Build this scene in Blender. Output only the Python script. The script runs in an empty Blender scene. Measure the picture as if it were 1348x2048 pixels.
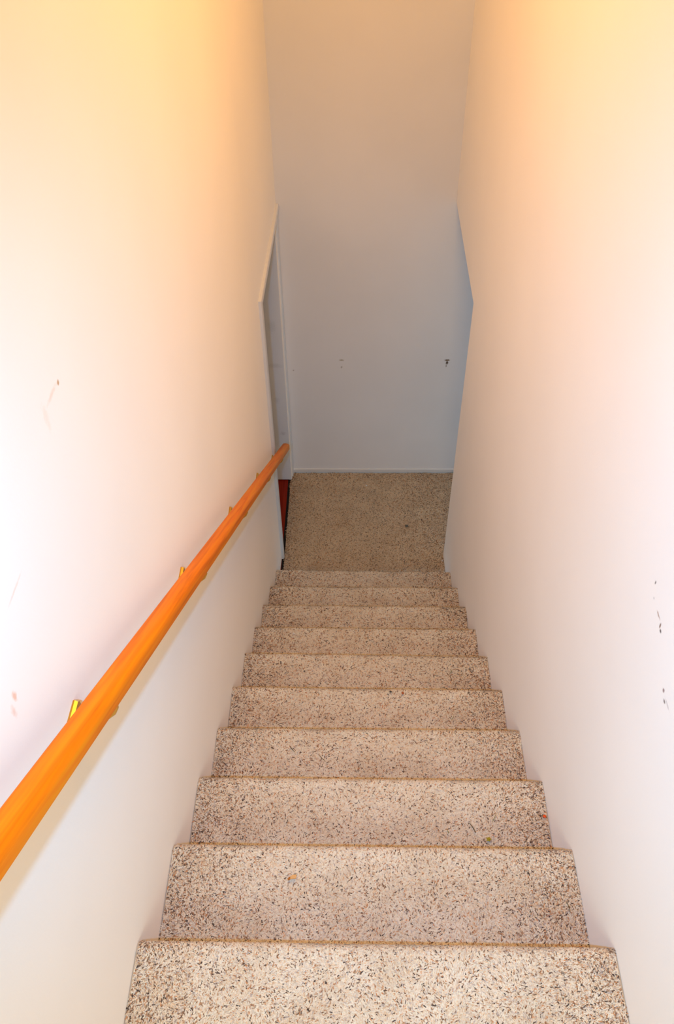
import bpy, bmesh, math, random
import numpy as np
from mathutils import Vector, Matrix
from mathutils import noise as mnoise

SC = bpy.context.scene
COL = SC.collection
RNG = np.random.default_rng(7)
random.seed(3)

# ------------------------------------------------------------ camera
F_PX, PITCH, YAW, ROLL = 1580.6, 0.84513, -0.03575, 0.0243
CAM = Vector((0.4582, -0.4255, 1.8315))
cam_d = bpy.data.cameras.new('camera')
cam = bpy.data.objects.new('camera', cam_d)
COL.objects.link(cam)
cam_d.sensor_fit = 'VERTICAL'
cam_d.sensor_height = 24.0
cam_d.lens = 24.0 * F_PX / 2048.0
cam_d.clip_start = 0.02
fwd = Vector((0, math.cos(PITCH), -math.sin(PITCH)))
upv = Vector((0, math.sin(PITCH), math.cos(PITCH)))
rgt = Vector((1, 0, 0))
Rz = Matrix.Rotation(YAW, 3, 'Z')      # yaw about the vertical
RI = Matrix.Rotation(-YAW, 3, 'Z')
c_, s_ = math.cos(YAW), math.sin(YAW)
def unyaw(v): return Vector((v.x * c_ + v.y * s_, -v.x * s_ + v.y * c_, v.z))
fwd, upv, rgt = unyaw(fwd), unyaw(upv), unyaw(rgt)
cr, sr = math.cos(ROLL), math.sin(ROLL)
cx_, cy_ = rgt * cr - upv * sr, rgt * sr + upv * cr
cx_, cy_ = (rgt * cr + upv * -sr), (rgt * sr + upv * cr)
M = Matrix((cx_, cy_, -fwd)).transposed().to_4x4()
M.translation = CAM
cam.matrix_world = M
SC.camera = cam

# ------------------------------------------------------------ exposure, world, lights
SC.view_settings.view_transform = 'Standard'
SC.view_settings.look = 'None'
SC.view_settings.exposure = 0.15
SC.view_settings.gamma = 1.0
SC.view_settings.use_curve_mapping = False

WORLD_RGB = (0.29, 0.455, 0.60)
PANEL_RGB = (0.28, 0.13, 0.05)      # times 20 W
LOW_FILL_RGB = (0.84, 0.435, 0.08)       # times 20 W
REAR_FILL_RGB = (0.45, 0.475, 0.38)      # times 20 W
FLASH_RGB = (0.10, 0.33, 0.64)      # times 100 W
def rgbw(rgb, base):
    m = max(rgb)
    return tuple(c / m for c in rgb), base * m

world = bpy.data.worlds.new('world')
SC.world = world
world.use_nodes = True
world.node_tree.nodes['Background'].inputs[0].default_value = (*WORLD_RGB, 1)
world.node_tree.nodes['Background'].inputs[1].default_value = 1.0

def light(name, kind, loc, col, watts, **kw):
    d = bpy.data.lights.new(name, kind)
    d.color = col
    d.energy = watts
    aim = kw.pop('aim', None)
    for k, v in kw.items():
        setattr(d, k, v)
    o = bpy.data.objects.new(name, d)
    o.location = loc
    if aim is not None:
        o.rotation_euler = (Vector(aim) - Vector(loc)).to_track_quat('-Z', 'Y').to_euler()
    COL.objects.link(o)
    return o
# warm light from the stairwell ceiling
c, w = rgbw(PANEL_RGB, 20)
light('ceiling_panel_light', 'AREA', (0.5, 0.8, 2.4), c, w, aim=(0.5, 0.8, 0), shape='RECTANGLE', size=0.8, size_y=3.4)
c, w = rgbw(LOW_FILL_RGB, 20)  # second panel is unseen fill, added to brighten the dim middle steps
light('low_fill_light', 'AREA', (0.5, 1.55, 2.39), c, w, aim=(0.5, 1.55, 0), shape='RECTANGLE', size=0.8, size_y=1.7)
# added soft fill behind the viewer, no known source there
c, w = rgbw(REAR_FILL_RGB, 20)
light('rear_fill_light', 'AREA', (0.5, -1.5, 1.7), c, w, aim=(0.5, 2, -0.5), shape='RECTANGLE', size=0.9, size_y=1.0)
# the camera's own flash, mounted at the left of the lens
FL = CAM + Vector((-0.132, -0.062, -0.010))
c, w = rgbw(FLASH_RGB, 100)
light('camera_flash', 'SPOT', FL, c, w, aim=FL + fwd + cx_ * 0.22 - cy_ * 0.04, spot_size=math.radians(95), spot_blend=1.0, shadow_soft_size=0.015)

# ------------------------------------------------------------ materials
def new_mat(name):
    m = bpy.data.materials.new(name)
    m.use_nodes = True
    nt = m.node_tree
    return m, nt, nt.nodes, nt.links, nt.nodes['Principled BSDF']

def simple_mat(name, col, rough=0.6, metal=0.0, spec=0.4, var=0.0, scale=40.0, bump=0.0, coat=0.0):
    m, nt, N, L, b = new_mat(name)
    b.inputs['Roughness'].default_value = rough
    b.inputs['Metallic'].default_value = metal
    b.inputs['Specular IOR Level'].default_value = spec
    b.inputs['Coat Weight'].default_value = coat
    tc = N.new('ShaderNodeTexCoord')
    nz = N.new('ShaderNodeTexNoise')
    nz.inputs['Scale'].default_value = scale
    L.new(tc.outputs['Object'], nz.inputs['Vector'])
    rmp = N.new('ShaderNodeValToRGB')
    rmp.color_ramp.elements[0].color = (*[c * (1 - var) for c in col], 1)
    rmp.color_ramp.elements[1].color = (*[min(1, c * (1 + var)) for c in col], 1)
    L.new(nz.outputs['Fac'], rmp.inputs['Fac'])
    L.new(rmp.outputs['Color'], b.inputs['Base Color'])
    if bump:
        bp = N.new('ShaderNodeBump')
        bp.inputs['Strength'].default_value = bump
        bp.inputs['Distance'].default_value = 0.002
        L.new(nz.outputs['Fac'], bp.inputs['Height'])
        L.new(bp.outputs['Normal'], b.inputs['Normal'])
    return m

def paint_mat(name, col, marks=(), rough=0.55, bump=0.12, sheen=0.4):
    """Painted plaster with roller texture; marks = (centre, radii, colour, strength) scuffs of their own shape."""
    m, nt, N, L, b = new_mat(name)
    b.inputs['Roughness'].default_value = rough
    b.inputs['Specular IOR Level'].default_value = 0.25
    b.inputs['Diffuse Roughness'].default_value = 1.0
    b.inputs['Sheen Weight'].default_value = sheen
    b.inputs['Sheen Roughness'].default_value = 0.5
    tc = N.new('ShaderNodeTexCoord')
    big = N.new('ShaderNodeTexNoise'); big.inputs['Scale'].default_value = 1.7; big.inputs['Detail'].default_value = 3
    L.new(tc.outputs['Object'], big.inputs['Vector'])
    rmp = N.new('ShaderNodeValToRGB')
    rmp.color_ramp.elements[0].position = 0.3
    rmp.color_ramp.elements[1].position = 0.7
    rmp.color_ramp.elements[0].color = (*[c * 0.97 for c in col], 1)
    rmp.color_ramp.elements[1].color = (*[min(1, c * 1.02) for c in col], 1)
    L.new(big.outputs['Fac'], rmp.inputs['Fac'])
    cur = rmp.outputs['Color']
    wob = N.new('ShaderNodeTexNoise'); wob.inputs['Scale'].default_value = 140
    L.new(tc.outputs['Object'], wob.inputs['Vector'])
    for ctr, rad, mc, st in marks:
        sub = N.new('ShaderNodeVectorMath'); sub.operation = 'SUBTRACT'
        L.new(tc.outputs['Object'], sub.inputs[0]); sub.inputs[1].default_value = ctr
        dv = N.new('ShaderNodeVectorMath'); dv.operation = 'DIVIDE'
        L.new(sub.outputs[0], dv.inputs[0]); dv.inputs[1].default_value = rad
        ln = N.new('ShaderNodeVectorMath'); ln.operation = 'LENGTH'
        L.new(dv.outputs[0], ln.inputs[0])
        ad = N.new('ShaderNodeMath'); ad.operation = 'MULTIPLY_ADD'
        L.new(wob.outputs['Fac'], ad.inputs[0]); ad.inputs[1].default_value = 1.0
        L.new(ln.outputs['Value'], ad.inputs[2])
        mr = N.new('ShaderNodeMapRange')
        L.new(ad.outputs[0], mr.inputs['Value'])
        mr.inputs['From Min'].default_value = 0.9; mr.inputs['From Max'].default_value = 1.55
        mr.inputs['To Min'].default_value = st; mr.inputs['To Max'].default_value = 0.0
        mx = N.new('ShaderNodeMix'); mx.data_type = 'RGBA'
        L.new(mr.outputs[0], mx.inputs[0])
        L.new(cur, mx.inputs[6]); mx.inputs[7].default_value = (*mc, 1)
        cur = mx.outputs[2]
    L.new(cur, b.inputs['Base Color'])
    n1 = N.new('ShaderNodeTexNoise'); n1.inputs['Scale'].default_value = 190; n1.inputs['Detail'].default_value = 3
    L.new(tc.outputs['Object'], n1.inputs['Vector'])
    bp = N.new('ShaderNodeBump'); bp.inputs['Strength'].default_value = bump; bp.inputs['Distance'].default_value = 0.0015
    L.new(n1.outputs['Fac'], bp.inputs['Height'])
    L.new(bp.outputs['Normal'], b.inputs['Normal'])
    return m

WALL = (0.92, 0.86, 0.785)
RUST, DARK = (0.55, 0.22, 0.05), (0.05, 0.03, 0.02)
m_left = paint_mat('painted_plaster_left', WALL, [
    ((0.0, 0.485, 1.0915), (0.05, 0.005, 0.005), (0.50, 0.25, 0.06), 1.0),
    ((0.0, 0.455, 1.095), (0.05, 0.030, 0.006), (0.75, 0.52, 0.36), 0.45),
    ((0.0, 0.415, 1.085), (0.05, 0.010, 0.030), (0.78, 0.62, 0.46), 0.35),
    ((0.0, 0.073, 0.903), (0.05, 0.006, 0.012), (0.80, 0.42, 0.24), 0.8),
    ((0.0, 0.058, 0.890), (0.05, 0.006, 0.016), (0.80, 0.50, 0.35), 0.6),
    ((0.0, 0.175, 1.000), (0.05, 0.035, 0.003), (0.72, 0.55, 0.42), 0.5),
])
m_right = paint_mat('painted_plaster_right', WALL, [
    ((1.0, 0.421, 0.690), (0.05, 0.0030, 0.006), DARK, 0.9),
    ((1.0, 0.405, 0.665), (0.05, 0.003, 0.003), (0.3, 0.28, 0.22), 0.5),
    ((1.0, 0.345, 0.650), (0.05, 0.0045, 0.0045), DARK, 1.0),
    ((1.0, 0.353, 0.656), (0.05, 0.0035, 0.008), (0.18, 0.09, 0.04), 1.0),
    ((1.0, 0.372, 0.662), (0.05, 0.012, 0.0035), (0.35, 0.18, 0.10), 0.8),
    ((1.0, 0.262, 0.592), (0.05, 0.005, 0.005), (0.22, 0.10, 0.08), 0.9),
    ((1.0, 0.246, 0.582), (0.05, 0.006, 0.004), (0.10, 0.06, 0.05), 0.9),
    ((1.0, 0.235, 0.590), (0.05, 0.016, 0.003), (0.45, 0.40, 0.38), 0.6),
])
m_back = paint_mat('painted_plaster_back', (0.90, 0.88, 0.87), [
    ((0.372, 3.316, -1.046), (0.016, 0.05, 0.007), (0.36, 0.30, 0.16), 0.75),
    ((0.372, 3.316, -1.098), (0.006, 0.05, 0.009), (0.30, 0.26, 0.2), 0.6),
    ((0.991, 3.316, -1.048), (0.018, 0.05, 0.008), (0.20, 0.12, 0.05), 1.0),
    ((0.991, 3.316, -1.066), (0.009, 0.05, 0.014), (0.10, 0.05, 0.02), 1.0),
    ((0.988, 3.316, -1.088), (0.004, 0.05, 0.016), (0.35, 0.28, 0.22), 0.8),
    ((0.086, 3.316, -1.12), (0.006, 0.05, 0.006), (0.35, 0.28, 0.22), 0.6),
])
m_trim = simple_mat('white_gloss_trim_paint', (0.95, 0.94, 0.93), 0.35, var=0.03, scale=12)
m_jamb = paint_mat('scuffed_grey_white_jamb_paint', (0.84, 0.85, 0.87), [
    ((-0.01, 3.25, -0.75), (0.03, 0.05, 0.05), (0.62, 0.64, 0.62), 0.4),
    ((-0.01, 3.25, -1.02), (0.05, 0.05, 0.02), (0.62, 0.62, 0.62), 0.4),
    ((-0.02, 3.25, -1.28), (0.02, 0.05, 0.03), (0.6, 0.6, 0.62), 0.4),
    ((-0.00, 3.25, -1.55), (0.02, 0.05, 0.02), (0.55, 0.55, 0.58), 0.5),
], bump=0.3)
m_ceil = simple_mat('ceiling_paint', (0.82, 0.80, 0.77), 0.8, var=0.02, scale=30, bump=0.2)
m_brass = simple_mat('brass', (0.80, 0.52, 0.12), 0.28, 1.0, var=0.12, scale=60)
m_screw = simple_mat('dark_screw', (0.06, 0.03, 0.02), 0.5, 0.5, var=0.2)

def wood_mat(name, c0, c1, c2, rough=0.42, coat=0.0, sc=(90, 3.0, 90)):
    m, nt, N, L, b = new_mat(name)
    tc = N.new('ShaderNodeTexCoord')
    mp = N.new('ShaderNodeMapping'); mp.inputs['Scale'].default_value = sc
    L.new(tc.outputs['Object'], mp.inputs['Vector'])
    nz = N.new('ShaderNodeTexNoise'); nz.inputs['Scale'].default_value = 1.0; nz.inputs['Detail'].default_value = 5
    nz.inputs['Distortion'].default_value = 0.4
    L.new(mp.outputs[0], nz.inputs['Vector'])
    r = N.new('ShaderNodeValToRGB')
    r.color_ramp.elements[0].position = 0.28; r.color_ramp.elements[0].color = (*c0, 1)
    r.color_ramp.elements[1].position = 0.75; r.color_ramp.elements[1].color = (*c2, 1)
    e = r.color_ramp.elements.new(0.5); e.color = (*c1, 1)
    L.new(nz.outputs['Fac'], r.inputs['Fac'])
    L.new(r.outputs['Color'], b.inputs['Base Color'])
    b.inputs['Roughness'].default_value = rough
    b.inputs['Coat Weight'].default_value = coat
    b.inputs['Coat Roughness'].default_value = 0.2
    b.inputs['Specular IOR Level'].default_value = 0.10
    bp = N.new('ShaderNodeBump'); bp.inputs['Strength'].default_value = 0.05; bp.inputs['Distance'].default_value = 0.001
    L.new(nz.outputs['Fac'], bp.inputs['Height']); L.new(bp.outputs['Normal'], b.inputs['Normal'])
    return m
m_rail = wood_mat('orange_varnished_wood', (0.74, 0.18, 0.003), (0.95, 0.27, 0.003), (0.99, 0.37, 0.004))
m_red = wood_mat('red_stained_boards', (0.20, 0.012, 0.006), (0.30, 0.022, 0.010), (0.36, 0.035, 0.012), 0.4, 0.2, (60, 2.5, 60))
m_void = simple_mat('dark_carpet_edge', (0.012, 0.010, 0.008), 0.9, var=0.3, scale=200)

def carpet_mat():
    m, nt, N, L, b = new_mat('flecked_beige_carpet')
    at = N.new('ShaderNodeAttribute'); at.attribute_name = 'yarn'
    tc = N.new('ShaderNodeTexCoord')
    nz = N.new('ShaderNodeTexNoise'); nz.inputs['Scale'].default_value = 9; nz.inputs['Detail'].default_value = 4
    L.new(tc.outputs['Object'], nz.inputs['Vector'])
    r = N.new('ShaderNodeValToRGB')
    r.color_ramp.elements[0].position = 0.3; r.color_ramp.elements[0].color = (0.88, 0.84, 0.80, 1)
    r.color_ramp.elements[1].position = 0.6; r.color_ramp.elements[1].color = (1, 1, 1, 1)
    L.new(nz.outputs['Fac'], r.inputs['Fac'])
    mx = N.new('ShaderNodeMix'); mx.data_type = 'RGBA'; mx.blend_type = 'MULTIPLY'; mx.inputs[0].default_value = 1
    L.new(at.outputs['Color'], mx.inputs[6]); L.new(r.outputs['Color'], mx.inputs[7])
    L.new(mx.outputs[2], b.inputs['Base Color'])
    b.inputs['Roughness'].default_value = 0.95
    b.inputs['Specular IOR Level'].default_value = 0.1
    b.inputs['Sheen Weight'].default_value = 0.8
    b.inputs['Sheen Roughness'].default_value = 0.6
    b.inputs['Sheen Tint'].default_value = (1.0, 0.85, 0.68, 1)
    return m
m_carpet = carpet_mat()

# ------------------------------------------------------------ helpers
def link(name, me, mat, parent=None):
    if mat: me.materials.append(mat)
    o = bpy.data.objects.new(name, me)
    COL.objects.link(o)
    if parent: o.parent = parent
    return o
def mesh_from(verts, faces, name='m', smooth=False):
    me = bpy.data.meshes.new(name)
    me.from_pydata([tuple(v) for v in verts], [], faces)
    bm = bmesh.new(); bm.from_mesh(me)
    bmesh.ops.recalc_face_normals(bm, faces=bm.faces)
    bm.to_mesh(me); bm.free()
    if smooth:
        me.shade_smooth()
    return me
def tag(o, label=None, cat=None, group=None, kind=None):
    if label: o['label'] = label
    if cat: o['category'] = cat
    if group: o['group'] = group
    if kind: o['kind'] = kind
    return o
def struct(name, me, mat): return tag(link(name, me, mat), kind='structure')
def empty(name, loc=(0, 0, 0)):
    o = bpy.data.objects.new(name, None); o.location = loc; o.empty_display_size = 0.05
    COL.objects.link(o); return o
def box(x0, x1, y0, y1, z0, z1):
    v = [(x, y, z) for x in (x0, x1) for y in (y0, y1) for z in (z0, z1)]
    f = [(0, 1, 3, 2), (4, 6, 7, 5), (0, 4, 5, 1), (2, 3, 7, 6), (0, 2, 6, 4), (1, 5, 7, 3)]
    return v, f
def box_me(*a): return mesh_from(*box(*a))
def bevel_obj(o, w, seg=2):
    md = o.modifiers.new('bevel', 'BEVEL'); md.width = w; md.segments = seg; md.limit_method = 'ANGLE'
    return o
def tube(pts, r, n=8, name='t', taper=None):
    pts = [Vector(p) for p in pts]; V = []; Fc = []
    for i, p in enumerate(pts):
        t = (pts[min(i + 1, len(pts) - 1)] - pts[max(i - 1, 0)]).normalized()
        a = t.orthogonal().normalized() if i == 0 else (a_prev - t * a_prev.dot(t)).normalized()
        a_prev = a; b = t.cross(a)
        rr = r if taper is None else r * taper[i]
        for j in range(n):
            th = 2 * math.pi * j / n
            V.append(p + (a * math.cos(th) + b * math.sin(th)) * rr)
    for i in range(len(pts) - 1):
        for j in range(n):
            Fc.append((i * n + j, i * n + (j + 1) % n, (i + 1) * n + (j + 1) % n, (i + 1) * n + j))
    Fc.append(tuple(range(n))[::-1]); Fc.append(tuple((len(pts) - 1) * n + j for j in range(n)))
    return V, Fc
def merge(*parts):
    V, Fc = [], []
    for v, f in parts:
        k = len(V); V += list(v); Fc += [tuple(i + k for i in q) for q in f]
    return V, Fc

# ------------------------------------------------------------ measures (metres; z = 0 is the top step)
RUN, RISE, NS = 0.2601, 0.19768, 10
ZL = -NS * RISE                       # landing floor
YB = 3.316                            # back wall
YJ = 2.60                             # where the side walls open at the landing
CEIL = 2.45
Y0 = -1.7                             # upper hall, behind the viewer
def hgt(y, z): return z - max(-0.762 * y, ZL) if y > 0 else z
def ease(y): return max(0.0, (y - 2.45) / (YB - 2.45))
def xl(y, z): return 0.034 * ease(y) + 0.0122 * max(0, hgt(y, z))
def xr(y, z): return 1.0 - 0.030 * ease(y) - 0.0095 * max(0, hgt(y, z))
def head_l(y): return -0.184 + (y - YJ) / (YB - YJ) * 0.068
def head_r(y): return -0.184 + (y - YJ) / (YB - YJ) * 0.101

def wall_me(xf, cols, out, nz=14):
    """cols: (y, z_bottom, z_top) — the inner face follows xf, solid to a thickness `out`."""
    V, Fc = [], []
    m = len(cols)
    for y, zb, zt in cols:
        for j in range(nz + 1):
            z = zb + (zt - zb) * j / nz
            x = xf(y, z); V.append((x, y, z)); V.append((x + out, y, z))
    def I(i, j, s): return (i * (nz + 1) + j) * 2 + s
    for i in range(m - 1):
        for j in range(nz):
            for s in (0, 1):
                Fc.append((I(i, j, s), I(i + 1, j, s), I(i + 1, j + 1, s), I(i, j + 1, s)))
        for j in (0, nz):
            Fc.append((I(i, j, 0), I(i + 1, j, 0), I(i + 1, j, 1), I(i, j, 1)))
    for i in (0, m - 1):
        for j in range(nz):
            Fc.append((I(i, j, 0), I(i, j + 1, 0), I(i, j + 1, 1), I(i, j, 1)))
    return V, Fc
ys_main = [Y0, -1.2, -0.8, -0.4, 0.0] + [0.2 * i for i in range(1, 13)] + [YJ]
ys_head = [YJ, 2.7, 2.8, 2.95, 3.1, 3.24]
# left wall: full height beside the stairs, a header over the doorway, a narrow strip beyond it
YFJ = 3.245
left = merge(wall_me(xl, [(y, ZL - 0.02, CEIL) for y in ys_main], -0.12, 30),
             wall_me(xl, [(y, head_l(y), CEIL) for y in ys_head[:-1] + [YFJ]], -0.12),
             wall_me(xl, [(y, ZL, CEIL) for y in (YFJ, 3.28, YB)], -0.12, 30))
struct('wall_left', mesh_from(*left), m_left)
right = merge(wall_me(xr, [(y, ZL - 0.02, CEIL) for y in ys_main], 0.12, 30),
              wall_me(xr, [(y, head_r(y), CEIL) for y in ys_head + [YB]], 0.12))
struct('wall_right', mesh_from(*right), m_right)
struct('wall_back', box_me(-1.2, 2.4, YB, YB + 0.12, ZL - 0.02, CEIL), m_back)
struct('ceiling', box_me(-0.2, 1.2, Y0, YB + 0.12, CEIL, CEIL + 0.1), m_ceil)
# side hall to the right of the landing
struct('ceiling_side_hall', box_me(1.125, 2.4, 1.9, YB, -0.08, 0.02), m_ceil)
struct('wall_side_hall', box_me(1.12, 2.4, 1.78, 1.9, ZL - 0.02, 0.0), m_right)
# room beyond the left doorway
struct('wall_side_room', box_me(-1.2, -1.08, 1.9, YB, ZL - 0.02, 0.0), m_back)
struct('wall_side_room_front', box_me(-1.2, -0.12, 1.8, 1.9, ZL - 0.02, 0.0), m_back)
struct('ceiling_side_room', box_me(-1.2, -0.12, 1.8, YB, -0.08, 0.0), m_ceil)

# far door jamb (faces the stairs), with stop moulding and strike plate
def jamb_x(z): return xl(YFJ, z)
V, Fc = [], []
nz = 24
for j in range(nz + 1):
    z = ZL + 0.01 + (head_l(YFJ) - ZL - 0.01) * j / nz
    for x, y in ((-0.125, YFJ - 0.014), (jamb_x(z) - 0.002, YFJ - 0.014), (jamb_x(z) - 0.002, YFJ + 0.004), (-0.125, YFJ + 0.004)):
        V.append((x, y, z))
for j in range(nz):
    for q in range(4):
        Fc.append((4 * j + q, 4 * j + (q + 1) % 4, 4 * j + 4 + (q + 1) % 4, 4 * j + 4 + q))
Fc += [(0, 1, 2, 3), tuple(4 * nz + q for q in range(4))]
door_frame = empty('door_frame', (0, YJ, ZL))
tag(door_frame, 'white painted door frame around the doorway left of the landing', 'door frame')
def under(o, p):
    o.parent = p; o.matrix_parent_inverse = p.matrix_world.inverted(); return o
door_frame.matrix_world = Matrix.Translation((0, YJ, ZL))
def part(name, me, mat, root, label=None):
    me.transform(Matrix.Translation(-root.location))
    o = link(name, me, mat, root)
    if label: o['label'] = label
    return o
def part_tex(name, me, mat, root, label=None):
    """a part whose material is measured in world metres: keep its mesh in world space"""
    o = link(name, me, mat, root); o.location = -root.location
    if label: o['label'] = label
    return o
part_tex('far_jamb', mesh_from(V, Fc), m_jamb, door_frame, 'scuffed grey door jamb facing the stairs')

def strip_me(path, wid_in, proud, xf, off=0.0):
    """moulding on the left wall: path = list of ((y,z) outer, (y,z) inner)"""
    V, Fc = [], []
    for (a, b) in path:
        for (y, z), p in ((a, 0.0), (a, proud * 0.8), ((a[0] * .6 + b[0] * .4, a[1] * .6 + b[1] * .4), proud), (b, proud * 0.8), (b, 0.0)):
            V.append((xf(y, z) + p - (0.001 if p == 0 else 0), y, z))
    n = len(path)
    for i in range(n - 1):
        for q in range(5):
            Fc.append((5 * i + q, 5 * i + (q + 1) % 5, 5 * i + 5 + (q + 1) % 5, 5 * i + 5 + q))
    Fc += [tuple(range(5)), tuple(5 * (n - 1) + q for q in range(5))]
    return V, Fc
CW = 0.035
near = [((YJ - CW, z), (YJ + 0.004, z)) for z in np.linspace(ZL + 0.0, head_l(YJ) - 0.0, 16)]
near += [((YJ - CW, head_l(YJ) + CW), (YJ + 0.004, head_l(YJ)))]
part('near_casing', mesh_from(*strip_me(near[:-2] + near[-1:], 0, 0.017, xl)), m_trim, door_frame)
hd = [((y, head_l(y) + CW), (y + 0.0, head_l(y))) for y in (YJ + 0.004, 2.75, 2.9, 3.1, YB - 0.002)]
hd = [((YJ - CW, head_l(YJ) + CW), (YJ + 0.004, head_l(YJ)))] + hd[1:]
part('head_casing', mesh_from(*strip_me(hd, 0, 0.017, xl)), m_trim, door_frame)
far = [((YB - 0.004, z), (YFJ + 0.016, z)) for z in np.linspace(ZL + 0.01, head_l(YFJ), 16)]
part('far_casing', mesh_from(*strip_me(far, 0, 0.008, xl)), m_trim, door_frame)
# jamb boards lining the near side and head of the opening
part('near_jamb', box_me(-0.12, -0.001, YJ, YJ + 0.012, ZL, head_l(YJ)), m_trim, door_frame)
V, Fc = box(-0.12, 0.03, YJ, YFJ - 0.014, -0.2, -0.1)
V = [(x, y, head_l(y) - (0.012 if z < -0.15 else 0.0)) for x, y, z in V]
part('head_jamb', mesh_from(V, Fc), m_trim, door_frame)
sp = part('strike_plate', box_me(0.031, 0.040, YFJ + 0.020, YFJ + 0.034, -1.262, -1.222), m_screw, door_frame, 'small dark strike plate')

# baseboard along the back wall
V, Fc = box(0.036, 2.4, YB - 0.010, YB, ZL, ZL + 0.032)
bevel_obj(struct('baseboard_back', mesh_from(V, Fc), m_trim), 0.003)

# floors
struct('floor_side_room', box_me(-1.2, 0.006, YJ - 0.8, YB, ZL - 0.03, ZL - 0.002), m_red)
struct('trim_carpet_edge', box_me(0.006, 0.022, YJ - 0.3, YB - 0.06, ZL - 0.03, ZL - 0.004), m_void)

# ------------------------------------------------------------ carpet
PAL = np.array([[1.0, 0.93, 0.82], [0.99, 0.88, 0.73], [0.92, 0.73, 0.53], [0.58, 0.35, 0.21],
                [0.25, 0.15, 0.10], [0.07, 0.05, 0.05], [0.70, 0.33, 0.15], [0.62, 0.56, 0.55]])
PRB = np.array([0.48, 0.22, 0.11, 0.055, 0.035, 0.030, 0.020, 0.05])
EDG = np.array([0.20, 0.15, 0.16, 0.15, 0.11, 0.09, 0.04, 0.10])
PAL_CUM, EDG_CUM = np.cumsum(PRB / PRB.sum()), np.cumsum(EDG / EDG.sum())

def lay(px, py, ph):
    """smoothly varying direction in which the pile has been brushed"""
    return (np.sin(px * 11 + ph) + np.sin(py * 17 + px * 7 + ph * 2.1) + np.sin((px - py) * 29 + ph * .7)) * 1.3

def tufts(S, Nn, Tt, edge, size, ph, stand=0.22, tint=(1, 1, 1)):
    """S points, Nn surface normals, Tt tangents along x; returns verts, tris, colours of leaning yarn tufts"""
    n = len(S)
    a = lay(S[:, 0], S[:, 1] - S[:, 2], ph) + RNG.normal(0, 0.75, n)
    B = np.cross(Nn, Tt)
    D = Tt * np.cos(a)[:, None] + B * np.sin(a)[:, None]
    P = -Tt * np.sin(a)[:, None] + B * np.cos(a)[:, None]
    Ln = size * RNG.uniform(1.7, 3.1, n)[:, None]
    w = size * RNG.uniform(0.40, 0.62, n)[:, None]
    st = (stand * RNG.uniform(0.5, 1.5, n))[:, None]
    base0 = S + P * w - D * Ln * .15
    base1 = S - P * w - D * Ln * .15
    mid = S + D * Ln * .4 + Nn * (st * Ln * .75 + w * .5)
    tip = S + D * Ln * .8 + Nn * st * Ln * .7
    m0 = tip + P * w * .55; m1 = tip - P * w * .55
    V = np.stack([base0, base1, mid, m0, m1], 1).reshape(-1, 3)
    o = (np.arange(n) * 5)[:, None]
    T = np.concatenate([o + np.array([[0, 1, 2]]), o + np.array([[1, 4, 2]]), o + np.array([[4, 3, 2]]), o + np.array([[3, 0, 2]])], 1).reshape(-1, 3)
    u = RNG.random(n)
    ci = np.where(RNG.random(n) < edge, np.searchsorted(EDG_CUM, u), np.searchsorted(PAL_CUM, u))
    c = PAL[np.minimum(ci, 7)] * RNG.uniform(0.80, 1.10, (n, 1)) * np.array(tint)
    C = np.repeat(np.clip(c, 0, 1), 5, 0)
    return V, T, C

def np_mesh(name, V, T, C):
    me = bpy.data.meshes.new(name)
    me.vertices.add(len(V)); me.vertices.foreach_set('co', V.astype(np.float32).ravel())
    me.loops.add(len(T) * 3); me.loops.foreach_set('vertex_index', T.astype(np.int32).ravel())
    me.polygons.add(len(T)); me.polygons.foreach_set('loop_start', np.arange(0, len(T) * 3, 3, dtype=np.int32))
    me.update(calc_edges=True)
    at = me.color_attributes.new('yarn', 'FLOAT_COLOR', 'POINT')
    at.data.foreach_set('color', np.concatenate([C, np.ones((len(C), 1))], 1).astype(np.float32).ravel())
    me.validate()
    return me

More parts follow.
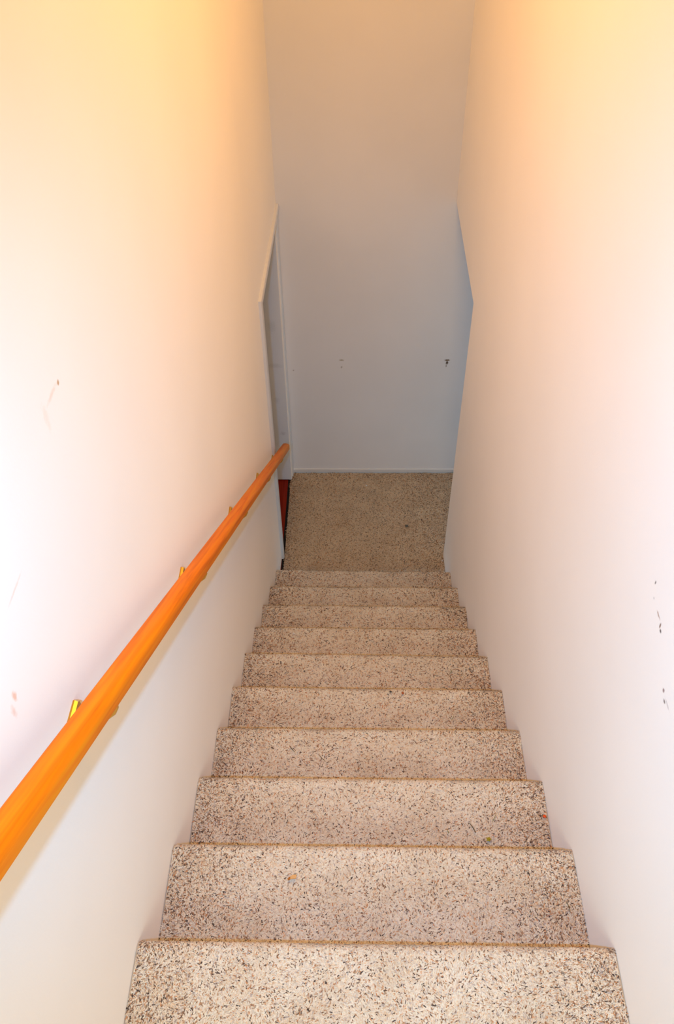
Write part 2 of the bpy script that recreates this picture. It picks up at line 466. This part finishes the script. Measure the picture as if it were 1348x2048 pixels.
BASE_C = np.array([0.90, 0.76, 0.58])
NR = 0.017                                             # nosing radius under the carpet
def step_profile(yn, z, yb):
    """(y, z, ny, nz) from the back of the tread, round the nosing and down the riser"""
    p = [(yb, z - 0.006, 0, 1), (yn - NR, z - 0.006, 0, 1)]
    for a in np.linspace(0, math.pi, 9)[1:]:
        p.append((yn - NR + NR * math.sin(a), z - 0.006 - NR + NR * math.cos(a), math.sin(a), math.cos(a)))
    p.append((yn - NR - 0.006, z - 0.006 - 2 * NR - 0.004, 1, 0))
    p.append((yn - NR - 0.006, z - RISE - 0.004, 1, 0))
    return p
def step_mesh(k, yn, z, yb, size, dens, x0=0.002, x1=0.998, tuft_from=None, tilt=0.0):
    P = step_profile(yn, z, yb)
    # carcass: closed prism
    V, T = [], []
    prof = [(q[0], q[1]) for q in P] + [(yb, z - RISE - 0.004)]
    n = len(prof)
    for x in (x0, x1):
        for y, zz in prof: V.append((x, y, zz))
    for i in range(n):
        j = (i + 1) % n
        T += [(i, j, n + j), (i, n + j, n + i)]
    for i in range(1, n - 1):
        T += [(0, i + 1, i), (n, n + i, n + i + 1)]
    V = np.array(V); T = np.array(T); C = np.tile(BASE_C, (len(V), 1))
    # tufts along the arc length
    Q = [q for q in P]
    if tuft_from is not None: Q[0] = (tuft_from, Q[0][1], 0, 1)
    Y = np.array([q[0] for q in Q]); Z = np.array([q[1] for q in Q]); NY = np.array([q[2] for q in Q], float); NZ = np.array([q[3] for q in Q], float)
    s = np.concatenate([[0], np.cumsum(np.hypot(np.diff(Y), np.diff(Z)))])
    smax = s[-1]
    cnt = int((x1 - x0) * smax / (dens * dens))
    ss = RNG.random(cnt) * smax; xx = x0 + 0.003 + RNG.random(cnt) * (x1 - x0 - 0.006)
    # jittered grid rather than pure noise: even cover
    nx = int((x1 - x0) / dens); nyy = int(smax / dens)
    gx, gy = np.meshgrid((np.arange(nx) + .5) / nx, (np.arange(nyy) + .5) / nyy)
    xx = x0 + (gx.ravel() + RNG.normal(0, .35, gx.size) / nx).clip(0.003, 0.997) * (x1 - x0)
    ss = ((gy.ravel() + RNG.normal(0, .35, gx.size) / nyy).clip(0.0, 1)) * smax
    y = np.interp(ss, s, Y); zz = np.interp(ss, s, Z); ny = np.interp(ss, s, NY); nzv = np.interp(ss, s, NZ)
    nn = np.stack([np.zeros_like(ny), ny, nzv], 1); nn /= np.linalg.norm(nn, axis=1)[:, None]
    S = np.stack([xx, y, zz], 1)
    T_ = np.tile([1.0, 0, 0], (len(S), 1))
    dx = np.minimum(xx - x0, x1 - xx)
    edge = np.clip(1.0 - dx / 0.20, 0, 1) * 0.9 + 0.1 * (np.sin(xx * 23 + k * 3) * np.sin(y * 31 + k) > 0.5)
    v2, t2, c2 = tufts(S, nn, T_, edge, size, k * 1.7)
    # keep the pile inside the side walls
    v2[:, 0] = v2[:, 0].clip(x0 - 0.002, x1 + 0.002)
    T = np.concatenate([T, t2 + len(V)]); V = np.concatenate([V, v2]); C = np.concatenate([C, c2])
    V[:, 1] += tilt * (V[:, 0] - 0.5)
    return np_mesh('carpeted_step', V, T, C)

NOSE_Y = [-0.002, 0.2634, 0.5217, 0.7750, 1.0343, 1.2985, 1.5574, 1.8170, 2.0757, 2.3340, 2.5990]
TILT = [0.0, -0.001, -0.001, 0.0, -0.006, -0.009, -0.006, -0.006, -0.004, -0.012, -0.011]
stairs = empty('staircase', (0.5, 0, 0))
tag(stairs, 'straight flight of stairs covered in flecked beige carpet going down between two walls', 'staircase')
stairs.location = (0, 0, 0)
for k in range(NS):
    size = 0.0025 * (1 + 0.08 * k)
    yb = (NOSE_Y[k - 1] - 0.03) if k else -0.9
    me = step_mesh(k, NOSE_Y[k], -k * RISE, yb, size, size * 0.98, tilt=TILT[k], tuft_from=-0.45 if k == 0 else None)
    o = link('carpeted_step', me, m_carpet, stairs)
# upper hall floor behind the top step
struct('floor_upper_hall', box_me(0.0, 1.0, Y0, -0.9, -0.2, -0.006), m_carpet)

# landing floor, carpeted, running on into the side hall on the right
def landing():
    size = 0.0042; dens = size * 0.95
    x0, x1, y0, y1 = 0.020, 2.38, 2.30, YB - 0.008
    V = [(x, y, z) for x in (x0, x1) for y in (y0 + 0.2, y1) for z in (ZL - 0.05, ZL - 0.006)]
    _, Fc = box(0, 1, 0, 1, 0, 1)
    T = []
    for f in Fc: T += [(f[0], f[1], f[2]), (f[0], f[2], f[3])]
    V = np.array(V); T = np.array(T); C = np.tile(BASE_C, (len(V), 1))
    x1t = 1.5
    nx = int((x1t - x0) / dens); ny = int((y1 - 2.40) / dens)
    gx, gy = np.meshgrid(np.arange(nx) + .5, np.arange(ny) + .5)
    x = x0 + (gx.ravel() + RNG.normal(0, .35, gx.size)) * dens; y = 2.40 + (gy.ravel() + RNG.normal(0, .35, gx.size)) * dens
    x = x.clip(x0 + .002, None); y = y.clip(None, y1 - 0.004)
    keep = ~((y < YJ + 0.01) & ((x > 0.998)))
    ynose = NOSE_Y[10]
    keep &= y > ynose - 0.14
    x, y = x[keep], y[keep]
    S = np.stack([x, y, np.full_like(x, ZL - 0.006)], 1)
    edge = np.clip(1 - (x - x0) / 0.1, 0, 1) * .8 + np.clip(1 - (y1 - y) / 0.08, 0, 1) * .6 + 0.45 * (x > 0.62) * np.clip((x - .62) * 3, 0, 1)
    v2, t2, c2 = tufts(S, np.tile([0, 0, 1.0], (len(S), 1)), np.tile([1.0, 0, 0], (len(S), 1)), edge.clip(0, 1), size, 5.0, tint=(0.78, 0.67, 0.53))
    T = np.concatenate([T, t2 + 8]); V = np.concatenate([V, v2]); C = np.concatenate([C, c2])
    return np_mesh('floor', V, T, C)
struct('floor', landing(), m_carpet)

# ------------------------------------------------------------ handrail
def rail_z(y): return 0.8455 - 0.7487 * y
XR = 0.0655
RY0, RY1 = -0.75, 2.80
slope = math.atan(0.7487)
dirv = Vector((0, math.cos(slope), -math.sin(slope)))
nrm = Vector((0, math.sin(slope), math.cos(slope)))
def rail_section():
    # (across, up): flat underside, upright sides, a broad top facet towards the wall and a rounded shoulder to the hall
    P = [(-0.019, -0.020), (0.017, -0.020)]
    for a in np.linspace(-80, 0, 4): P.append((0.0165 + 0.006 * math.cos(math.radians(a)), -0.014 + 0.006 * math.sin(math.radians(a))))
    P.append((0.0225, 0.002))
    for a in np.linspace(8, 62, 6): P.append((0.0065 + 0.016 * math.cos(math.radians(a)), 0.003 + 0.016 * math.sin(math.radians(a))))
    P += [(0.0070, 0.0192), (-0.003, 0.0215), (-0.014, 0.0205)]
    for a in np.linspace(75, 175, 6): P.append((-0.0145 + 0.008 * math.cos(math.radians(a)), 0.0125 + 0.008 * math.sin(math.radians(a))))
    P.append((-0.0225, -0.015))
    return P
sec = [(a * 0.86, b * 0.88) for a, b in rail_section()]; n = len(sec)
org = Vector((XR, RY0, rail_z(RY0)))
Lr = (RY1 - RY0) / math.cos(slope)
handrail = empty('handrail', org)
tag(handrail, 'orange varnished wooden handrail on brass brackets along the left wall', 'handrail')
V, Fc = [], []
stations = [(0, 1.0), (0.004, 1.0)] + [(t, 1.0) for t in np.linspace(0.3, Lr - 0.02, 12)] + [(Lr - 0.008, 1.0), (Lr - 0.003, 0.94), (Lr, 0.82)]
for t, sc in stations:
    for a, b in sec:
        V.append(Vector((a * sc, t, b * sc)))            # local: y runs along the rail
for i in range(len(stations) - 1):
    for j in range(n):
        Fc.append((i * n + j, i * n + (j + 1) % n, (i + 1) * n + (j + 1) % n, (i + 1) * n + j))
Fc += [tuple(range(n)), tuple((len(stations) - 1) * n + j for j in range(n))]
me = mesh_from(V, Fc, smooth=True)
rail = link('rail', me, m_rail, handrail)
rail.rotation_euler = (-slope, 0, 0)
es = rail.modifiers.new('edge', 'EDGE_SPLIT'); es.split_angle = math.radians(24)

# brackets: plate on the wall, curved arm, saddle under the rail
def bracket_mesh_parts():
    # local origin: wall plate centre on the wall
    pl = []
    W2, H = 0.023, 0.032
    prof = [(-W2, -H * .55), (-W2 * .6, -H), (W2 * .6, -H), (W2, -H * .55), (W2, H * .8), (W2 * .8, H), (-W2 * .8, H), (-W2, H * .8)]
    V = [(x * 1.0, y * (1 if x < .004 else .92), z * (1 if x < .004 else .94)) for x in (-0.002, 0.0035, 0.0085) for y, z in prof]
    Fc = []
    for i in range(2):
        for j in range(8):
            Fc.append((8 * i + j, 8 * i + (j + 1) % 8, 8 * i + 8 + (j + 1) % 8, 8 * i + 8 + j))
    Fc += [tuple(range(8)), tuple(16 + j for j in range(8))]
    return mesh_from(V, Fc)
plate_me = bracket_mesh_parts()
RH = 0.0205 / math.cos(slope)
def arm_me():
    x = XR - 0.003
    pts = [(0.006, 0, 0.002), (0.018, 0.004, -0.014), (0.032, 0.012, -0.026), (0.048, 0.021, -0.029), (x - 0.002, 0.027, -0.022), (x + 0.003, 0.029, -0.010), (x, 0.030, 0.010)]
    return mesh_from(*tube(pts, 0.0062, 10, taper=[1.5, 1.15, 1, 1, 1.0, 1.05, 1.2]), smooth=True)
arm = arm_me()
def saddle_me():
    V, Fc = box(-0.010, 0.010, -0.036, 0.036, -0.0035, 0.0)
    return mesh_from(V, Fc)
saddle = saddle_me()
screw = mesh_from(*tube([(0, 0, -0.006), (0, 0, -0.003), (0, 0, 0.0)], 0.0048, 10, taper=[.55, 1, 1]), smooth=True)
for me_, mt in ((plate_me, m_brass), (arm, m_brass), (saddle, m_brass), (screw, m_screw)):
    me_.materials.append(mt)
def lnk(name, me_, parent):
    o = bpy.data.objects.new(name, me_); COL.objects.link(o); o.parent = parent; return o
for yb_ in (0.157, 0.786, 1.421, 2.048, 2.540):
    zb_ = rail_z(yb_) - 0.058
    xb_ = xl(yb_, zb_)
    pc = Vector((xb_, yb_, zb_)) - org
    b_ = lnk('wall_plate', plate_me, handrail); b_.location = pc
    a_ = lnk('bracket_arm', arm, handrail); a_.location = Vector((0.0, yb_, zb_)) - org
    ys_ = yb_ + 0.030
    top = Vector((XR - 0.002, ys_, rail_z(ys_))) - nrm * 0.0176
    s_o = lnk('saddle', saddle, handrail); s_o.location = top - org; s_o.rotation_euler = (-slope, 0, 0)
    for d_ in (-0.024, 0.024):
        sc_ = lnk('screw', screw, s_o); sc_.location = (0.0, d_, -0.003)
    for me_o in (b_,):
        for dz in (-0.020, 0.020):
            sw = lnk('screw', screw, me_o); sw.location = (0.0105, 0, dz); sw.rotation_euler = (0, -math.pi / 2, 0)

# ------------------------------------------------------------ litter on the carpet
def blob(name, loc, r, scale, mat, label, cat, rot=0.0, jag=0.25, sub=2):
    bm = bmesh.new(); bmesh.ops.create_icosphere(bm, subdivisions=sub, radius=r)
    for v in bm.verts:
        v.co *= 1 + jag * mnoise.noise(v.co * (1.6 / r) + Vector(loc) * 9)
        v.co = Vector((v.co.x * scale[0], v.co.y * scale[1], v.co.z * scale[2]))
    me = bpy.data.meshes.new(name); bm.to_mesh(me); bm.free()
    o = link(name, me, mat); o.location = Vector(loc) + Vector((0, 0, 0.002)); o.rotation_euler = (0, 0, rot)
    return tag(o, label, cat, 'paper scraps on the stairs and landing' if cat == 'paper scrap' else None)
def zt(k): return -k * RISE
m_leaf = simple_mat('yellow_green_leaf', (0.42, 0.36, 0.02), 0.6, var=0.3, scale=300)
m_red_c = simple_mat('red_orange_plastic', (0.9, 0.10, 0.01), 0.4)
m_chip = simple_mat('pale_wood', (0.85, 0.50, 0.20), 0.6, var=0.1, scale=200)
m_chipd = simple_mat('burnt_wood', (0.50, 0.17, 0.02), 0.6, var=0.2, scale=200)
m_grass = simple_mat('dry_grass', (0.05, 0.06, 0.03), 0.7, var=0.3)
m_grass2 = simple_mat('green_grass', (0.12, 0.20, 0.04), 0.7, var=0.3)
m_bead = simple_mat('dark_grey_bead', (0.04, 0.05, 0.06), 0.25, coat=0.5)
m_whitep = simple_mat('white_paper', (0.9, 0.9, 0.9), 0.6)
m_teal = simple_mat('teal_plastic', (0.01, 0.35, 0.36), 0.35)

# leaf scrap: a small lobed star of leaf
def leaf():
    V, Fc = [(0, 0, 0.002)], []
    rad = [7, 4.4, 7.5, 5, 8.2, 4.2, 7.2, 5, 6.6, 4.0]
    for i, r in enumerate(rad):
        a = 2 * math.pi * i / len(rad)
        V.append((r * .001 * math.cos(a) * 1.15, r * .001 * math.sin(a), 0.0012 * math.sin(3 * a)))
    for i in range(len(rad)): Fc.append((0, 1 + i, 1 + (i + 1) % len(rad)))
    me = mesh_from(V, Fc); o = link('leaf', me, m_leaf)
    so = o.modifiers.new('solid', 'SOLIDIFY'); so.thickness = 0.0008
    return o
lf = leaf(); lf.location = (0.8247, 0.3469, zt(2) + 0.005)
tag(lf, 'small yellow-green leaf scrap near the back of the third step', 'leaf')
blob('plastic_crumb', (0.987, 0.4117, zt(2) + 0.003), 0.0045, (1, 1, .6), m_red_c, 'bright red-orange crumb beside the right wall on the third step', 'crumb')
chip = empty('wood_chip', (0.3077, 0.1821, zt(1) + 0.004))
tag(chip, 'pale orange wood chip with a brown end on the second step', 'wood chip')
def chip_part(name, pts, mat, label=None):
    V = [(x, y, z) for z in (0, 0.0035) for x, y in pts]; m_ = len(pts)
    Fc = [tuple(range(m_)), tuple(m_ + i for i in range(m_))] + [(i, (i + 1) % m_, m_ + (i + 1) % m_, m_ + i) for i in range(m_)]
    o = link(name, mesh_from(V, Fc), mat, chip); o.rotation_euler = (0.1, -0.08, 0)
    if label: o['label'] = label
    return o
chip_part('chip_body', [(-0.006, -0.004), (0.007, -0.003), (0.0085, 0.002), (0.008, 0.006), (0.000, 0.0055), (-0.006, 0.002)], m_chip)
chip_part('chip_tip', [(-0.012, -0.006), (-0.006, -0.0042), (-0.0058, 0.0015), (-0.010, 0.000), (-0.0125, -0.003)], m_chipd, 'brown end')
GB = 'grass blades trodden into the carpet'
def blade(loc, L_, ang, r, mat, label, name='grass_blade', bend=0.2, cat='grass blade'):
    pts = []
    for i in range(7):
        t = i / 6 - .5
        pts.append((L_ * t, bend * L_ * (t * t - .25), 0.0015 * math.sin(i)))
    me = mesh_from(*tube(pts, r, 5, taper=[.4, .8, 1, 1, .9, .7, .3]), smooth=True)
    o = link(name, me, mat); o.location = Vector(loc) + Vector((0, 0, 0.002)); o.rotation_euler = (0, 0, ang)
    return tag(o, label, cat, GB)
blade((0.782, 0.378, zt(2) + .005), 0.034, math.radians(118), .0011, m_grass, 'dark blade of grass left of the leaf scrap on the third step')
blade((0.845, 0.405, zt(2) + .005), 0.028, math.radians(62), .0008, m_grass2, 'thin green blade of grass above the leaf scrap on the third step')
blade((0.714, 0.366, zt(2) + .005), 0.012, math.radians(100), .0009, m_grass2, 'short green blade of grass at the third step, left of the dark blade')
blade((0.255, 0.694, zt(3) + .005), 0.030, math.radians(-48), .0012, m_grass, 'dark blade of grass left of the middle of the fourth step')
blade((0.353, 0.664, zt(3) + .005), 0.034, math.radians(-42), .0008, m_grass, 'faint thin blade of grass right of the dark one on the fourth step')
blade((0.839, 1.213, zt(5) + .005), 0.022, math.radians(80), .0013, m_grass2, 'curved green blade of grass on the right side of the sixth step', bend=1.0)
blade((0.8075, 0.9095, zt(4) + .005), 0.022, math.radians(60), .0009, m_grass2, 'green blade of grass on the right side of the fifth step')
blade((0.962, 0.124, zt(1) + .005), 0.022, math.radians(100), .0009, m_grass, 'blade of grass near the right wall on the second step')
blob('paper_scrap', (0.529, 3.182, ZL + .003), 0.0055, (1, 1, .5), m_whitep, 'tiny white paper scrap on the landing carpet near the back wall', 'paper scrap')
blob('paper_scrap', (0.182, 1.5165, zt(6) + .003), 0.0042, (1.3, .9, .5), m_whitep, 'tiny white paper scrap on the left side of the seventh step', 'paper scrap')
blob('paper_scrap', (0.985, 2.555, ZL + .003), 0.0055, (.8, 1.2, .5), m_whitep, 'tiny white paper scrap at the landing edge by the right wall', 'paper scrap')
blob('bead', (0.7795, 2.8299, ZL + .005), 0.008, (1.1, .9, .7), m_bead, 'dark grey shiny bead lying on the landing carpet', 'bead', jag=.1)
blob('pebble', (0.588, 1.0113, zt(4) + .004), 0.0045, (1.1, .9, .7), m_bead, 'black crumb at the far edge of the fifth step', 'crumb')
blob('lint', (0.632, 1.006, zt(4) + .004), 0.006, (.8, 1, .5), simple_mat('brown_red_lint', (0.45, 0.13, 0.05), .9), 'reddish brown lint right of the black crumb on the fifth step', 'lint')
blob('plastic_clip', (1.117, 3.296, ZL + .010), 0.008, (1.5, .6, .9), m_teal, 'small teal plastic clip against the back baseboard at the right opening', 'clip', jag=.1)
